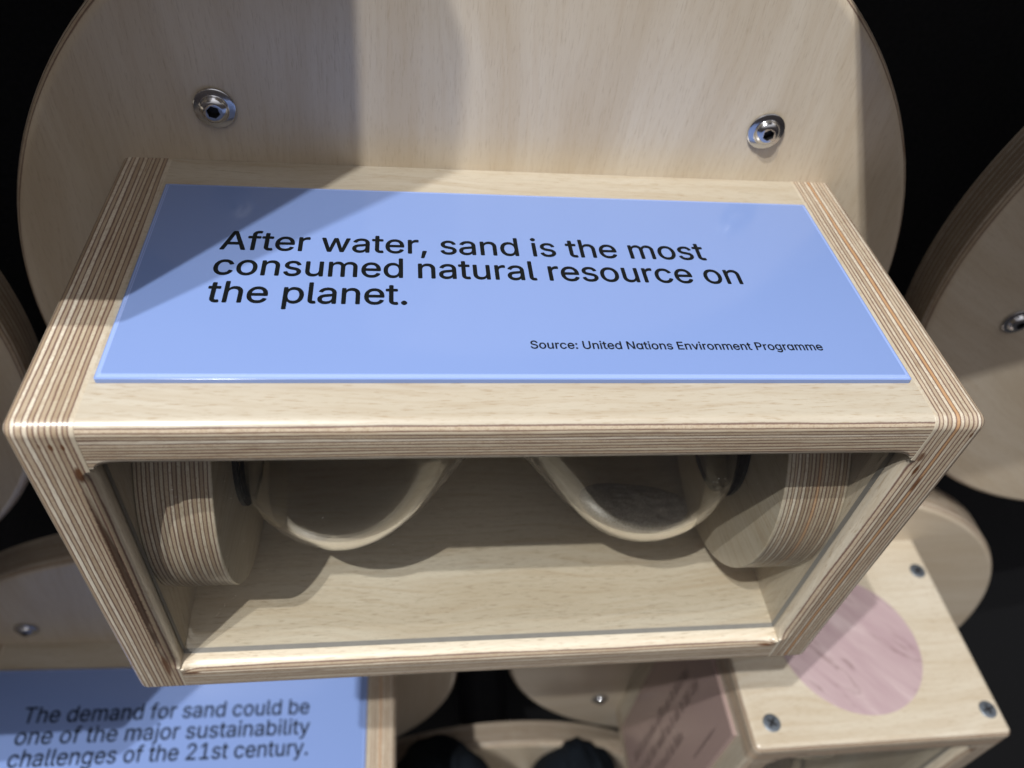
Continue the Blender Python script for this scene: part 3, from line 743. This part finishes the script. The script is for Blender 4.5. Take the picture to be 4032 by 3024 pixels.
def prof_r(x):
    x = abs(x)
    for (a, ra), (b, rb) in zip(PROF, PROF[1:]):
        if x <= b:
            return ra + (rb - ra) * (x - a) / (b - a)
    return PROF[-1][1]


def smooth_r(x):
    return sum(prof_r(x + d) for d in (-2, -1, 0, 1, 2)) / 5.0


WALL_T = 3.0


def hourglass(root):
    bm = bmesh.new()
    outer, inner = [], []
    n = 150
    for k in range(n + 1):
        x = -101.2 + 202.4 * k / n
        outer.append((smooth_r(max(-100.9, min(100.9, x))), x))
    for k in range(n + 1):
        x = -98.6 + 197.2 * k / n
        inner.append((max(2.2, smooth_r(x) - WALL_T - 0.5 * max(0, (abs(x) - 80) / 20)), x))
    lathe(bm, [(a * .001, b * .001) for a, b in outer], 112)
    lathe(bm, [(a * .001, b * .001) for a, b in inner], 112)
    m_ = frame((0, 0, -1), (0, 1, 0), (1, 0, 0), (0, AX, 0))
    bmesh.ops.recalc_face_normals(bm, faces=bm.faces)
    g = finish(bm, 'hourglass', M['glass'], root, m_, angle=60, wn=False)
    # inner skin must face the cavity
    me = g.data
    half = len(me.polygons) // 2
    for p in list(me.polygons)[half:]:
        p.flip()
    for s in (-1, 1):
        b2 = bmesh.new()
        lathe(b2, [(0.0268, -0.0009), (0.0300, -0.0009), (0.0300, 0.0009), (0.0268, 0.0009)], 80, False, False)
        finish(b2, 'gasket', M['rubber'], g, Matrix.Translation((0, 0, s * 0.1019)), wn=False)
    # sand resting in the right bulb: lower part of the bulb cut by a gently mounded surface
    bs = bmesh.new()
    rings = []
    n = 64
    for k in range(n + 1):
        x = 33.0 + 63.0 * k / n
        R = smooth_r(x) - WALL_T - 0.5 * max(0, (abs(x) - 80) / 20) - 0.25
        lev = 37.6 - 0.02 * (x - 60) + 0.8 * math.sin(x * 0.11)
        if R <= lev + 0.4:
            continue
        w = math.sqrt(R * R - lev * lev)
        a0 = math.atan2(w, lev)
        ring = []
        m1, m2 = 28, 40
        for j in range(m1 + 1):
            a = -a0 + 2 * a0 * j / m1
            ring.append((-R * math.cos(a), R * math.sin(a), x))
        for j in range(1, m2):
            q = w - 2 * w * j / m2
            mound = 2.2 * (1 - (q / w) ** 2) + 0.7 * noise.noise((q * .25, x * .25, 1.0)) + 0.35 * noise.noise((q * .9, x * .9, 4.0))
            ring.append((-(lev - mound), q, x))
        rings.append([(a * .001, b * .001, c * .001) for a, b, c in ring])
    # hourglass local frame: X = down, so the sand lies towards +X
    # and is heaped towards the pane, at about its angle of repose
    ca, sa = math.cos(rad(29)), math.sin(rad(29))
    rings = [[(-a * ca + b * sa, a * sa + b * ca, c) for a, b, c in ring] for ring in rings]
    loft(bs, rings)
    finish(bs, 'sand', M['sand'], g, None, angle=70, wn=False)
    return g


MAIN_TEXT = [('After water, sand is the most', -0.1012, -0.0607, 0.1735, 0.0106),
             ('consumed natural resource on', -0.1018, -0.0744, 0.1848, 0.0106),
             ('the planet.', -0.1012, -0.0884, 0.0637, 0.0106)]
SOURCE = [('Source: United Nations Environment Programme', 0.0009, -0.1089, 0.0992, 0.0036)]
DEMAND = [('The demand for sand could be', -0.1000, -0.0575, 0.1860, 0.0106),
          ('one of the major sustainability', -0.1010, -0.0715, 0.1880, 0.0106),
          ('challenges of the 21st century.', -0.1010, -0.0855, 0.1885, 0.0106)]


def module_root(name, loc, ccw, label):
    o = bpy.data.objects.new(name, None)
    o.empty_display_size = 0.05
    link(o)
    o.location = loc
    o.rotation_euler = (0, -rad(ccw), 0)
    o['label'] = label
    o['category'] = 'display'
    o['group'] = 'round plywood displays along the black wall'
    return o


def build_module(loc, ccw, label):
    r = module_root('display_wheel', loc, ccw, label)
    disc(r)
    axle(r)
    for i, (x, z) in enumerate(((-0.1085, 0.106), (0.1085, 0.107), (-0.1085, -0.106), (0.1085, -0.106))):
        bolt(r, x, z, (0.25, 0.05, 0.6, 0.9)[i])
    cross_panel('top_panel', M['top'], r, True, H / 2 - T)
    cross_panel('bottom_panel', M['bottom'], r, False, -H / 2)
    side_panel('side_panel', M['left'], r, True)
    side_panel('side_panel', M['right'], r, False)
    pane(r)
    plug(r, True, M['plug'])
    plug(r, False, M['plug_r'])
    hourglass(r)
    return r


def dup(root, loc, ccw, label, only=None):
    r = root.copy()
    COL.objects.link(r)
    r.location = loc
    r.rotation_euler = (0, -rad(ccw), 0)
    r['label'] = label
    for ch in root.children:
        if ch.name.startswith('sign_plate') or (only and not ch.name.startswith(only)):
            continue
        c = ch.copy()
        COL.objects.link(c)
        c.parent = r
        for g in ch.children:
            if g.name.startswith('sand') and abs(ccw) > 10:
                continue
            d = g.copy()
            COL.objects.link(d)
            d.parent = c
    return r


# ------------------------------------------------------------------ the setting
bm = bmesh.new()
vs = [bm.verts.new(p) for p in ((-3, 0.16, -1.6), (3, 0.16, -1.6), (3, 0.16, 1.6), (-3, 0.16, 1.6),
                                (-3, 0.24, -1.6), (3, 0.24, -1.6), (3, 0.24, 1.6), (-3, 0.24, 1.6))]
for f in ((0, 1, 2, 3), (7, 6, 5, 4), (0, 4, 5, 1), (1, 5, 6, 2), (2, 6, 7, 3), (3, 7, 4, 0)):
    bm.faces.new([vs[i] for i in f])
wall = finish(bm, 'wall', M['wall'], wn=False)
wall['kind'] = 'structure'
bm = bmesh.new()
vs = [bm.verts.new(p) for p in ((-4, -4, -1.6), (4, -4, -1.6), (4, 0.3, -1.6), (-4, 0.3, -1.6))]
bm.faces.new(vs)
floor = finish(bm, 'floor', plain('dark_floor', (0.02, 0.02, 0.024), 0.5), wn=False)
floor['kind'] = 'structure'

# ------------------------------------------------------------------ the displays
main = build_module((0, 0, -H / 2), 0.0, 'nearest plywood box with a blue sign about water and sand, on its round backing disc')
low_left = dup(main, (-0.195, 0, -0.4835), -3.3, 'plywood display with the blue sign about the demand for sand, lower left')
right = dup(main, (0.434, 0, -0.050), 55, 'large shaded plywood disc with one bolt, right of the nearest box', ('backing_disc', 'axle', 'bolt'))
left = dup(main, (-0.423, 0, -0.110), 0, 'plywood disc of which only the curved edge shows, left of the nearest box')
bottom = dup(main, (0.065, 0, -0.856), 20, 'lowest plywood disc, its pale upper rim showing above the dark cloth')
up_left = dup(main, (-0.249, 0, 0.271), 90, 'display above and left of the nearest box, shading the left of its blue sign')
up_right = dup(main, (0.095, 0, 0.342), -65.5, 'tilted display above and right of the nearest box, shading the edge of its disc')
far_right_light_block = dup(main, (0.520, 0, 0.370), 90, 'unseen upright display added above the shaded disc at right to keep light off it')  # unseen extra display, put in to block overhead light from the right disc
low_right = dup(main, (0.249, 0, -0.4385), 90, 'plywood box with a round pink stone inset and four screws, lower right')
for ch in list(up_right.children):          # this one sits on a smaller disc
    if ch.name.startswith('backing_disc'):
        ch.scale = (0.69, 0.69, 1.0)
    elif ch.name.startswith('bolt'):
        bpy.data.objects.remove(ch)
for ch in list(low_right.children):
    if ch.name.startswith('bolt') and ch.location.x > 0:
        bpy.data.objects.remove(ch)
sign(main, MAIN_TEXT, SOURCE, M['blue'], M['ink'])
sign(low_left, DEMAND, None, M['blue'], M['ink'])
sign(low_right, None, None, M['pink'], M['faded'])

# the pink display's upper end: flush stone disc and four cross head screws (local +X points up there)
end_face = frame((0, 0, 1), (0, 1, 0), (-1, 0, 0), (HW + TS, 0, 0))
end_out = end_face @ frame((1, 0, 0), (0, -1, 0), (0, 0, -1), (0, 0, 0))     # local Z out of the end face
bm = bmesh.new()
lathe(bm, [(0.0474, 0), (0.0474, 0.0004), (0.0466, 0.0007)], 128)
finish(bm, 'stone_inset', M['stone'], low_right, end_out @ Matrix.Translation((0, 0.0755, 0.0001)))


def screw(root, x, y, turn):
    bm = bmesh.new()
    lathe(bm, [(0.0054, 0), (0.0054, 0.0003), (0.0050, 0.0006), (0.0030, 0.0007)], 40)
    s = finish(bm, 'screw', M['zinc'], root, end_out @ Matrix.Translation((x, y, 0.0001)) @ Matrix.Rotation(turn, 4, 'Z'))
    b2 = bmesh.new()
    z = 0.00085
    for w, h in ((0.0031, 0.0007), (0.0007, 0.0031)):
        z += 0.00004
        rings = [[(a, b, c) for a, b in rrect(-w, w, -h, h, (.0003,) * 4, 3)] for c in (0.0003, z)]
        loft(b2, rings)
    finish(b2, 'cross_recess', M['socket'], s, wn=False)
    return s


for x, y, a in ((0.0735, 0.0255, .3), (0.0690, 0.1235, .9), (-0.0735, 0.1235, .2), (-0.0735, 0.0255, .6)):
    screw(low_right, x, y, a)

# ------------------------------------------------------------------ dark cloth at the bottom edge


def cloth(name, c, r, seed, label, mat):
    bm = bmesh.new()
    bmesh.ops.create_uvsphere(bm, u_segments=96, v_segments=64, radius=1.0)
    for v in bm.verts:
        p = v.co.copy()
        a = noise.noise((p.x * 1.6 + seed, p.y * 1.6, p.z * 1.6)) * 0.11
        ridge = (1 - abs(noise.noise((p.x * 3.1 + seed, p.y * 1.2 + p.z * 2.2, seed)))) ** 3 * 0.05
        fine = noise.noise((p.x * 9 + seed, p.y * 4, p.z * 7)) * 0.02
        v.co = Vector((p.x * r[0], p.y * r[1], p.z * r[2])) * (1 + a + ridge + fine)
    o = finish(bm, name, mat, None, Matrix.Translation(c), wn=False)
    o['label'] = label
    o['category'] = 'clothing'
    return o



cloth('cloth_sleeve', (-0.004, -0.055, -0.640), (0.052, 0.05, 0.085), 2.0,
      'dark navy folded cloth at the bottom edge, just right of the lower blue sign', M['cloth'])
cloth('cloth_sleeve', (0.142, -0.030, -0.728), (0.046, 0.05, 0.085), 7.0,
      'dark navy cloth at the bottom edge, left of the pink face', M['cloth'])
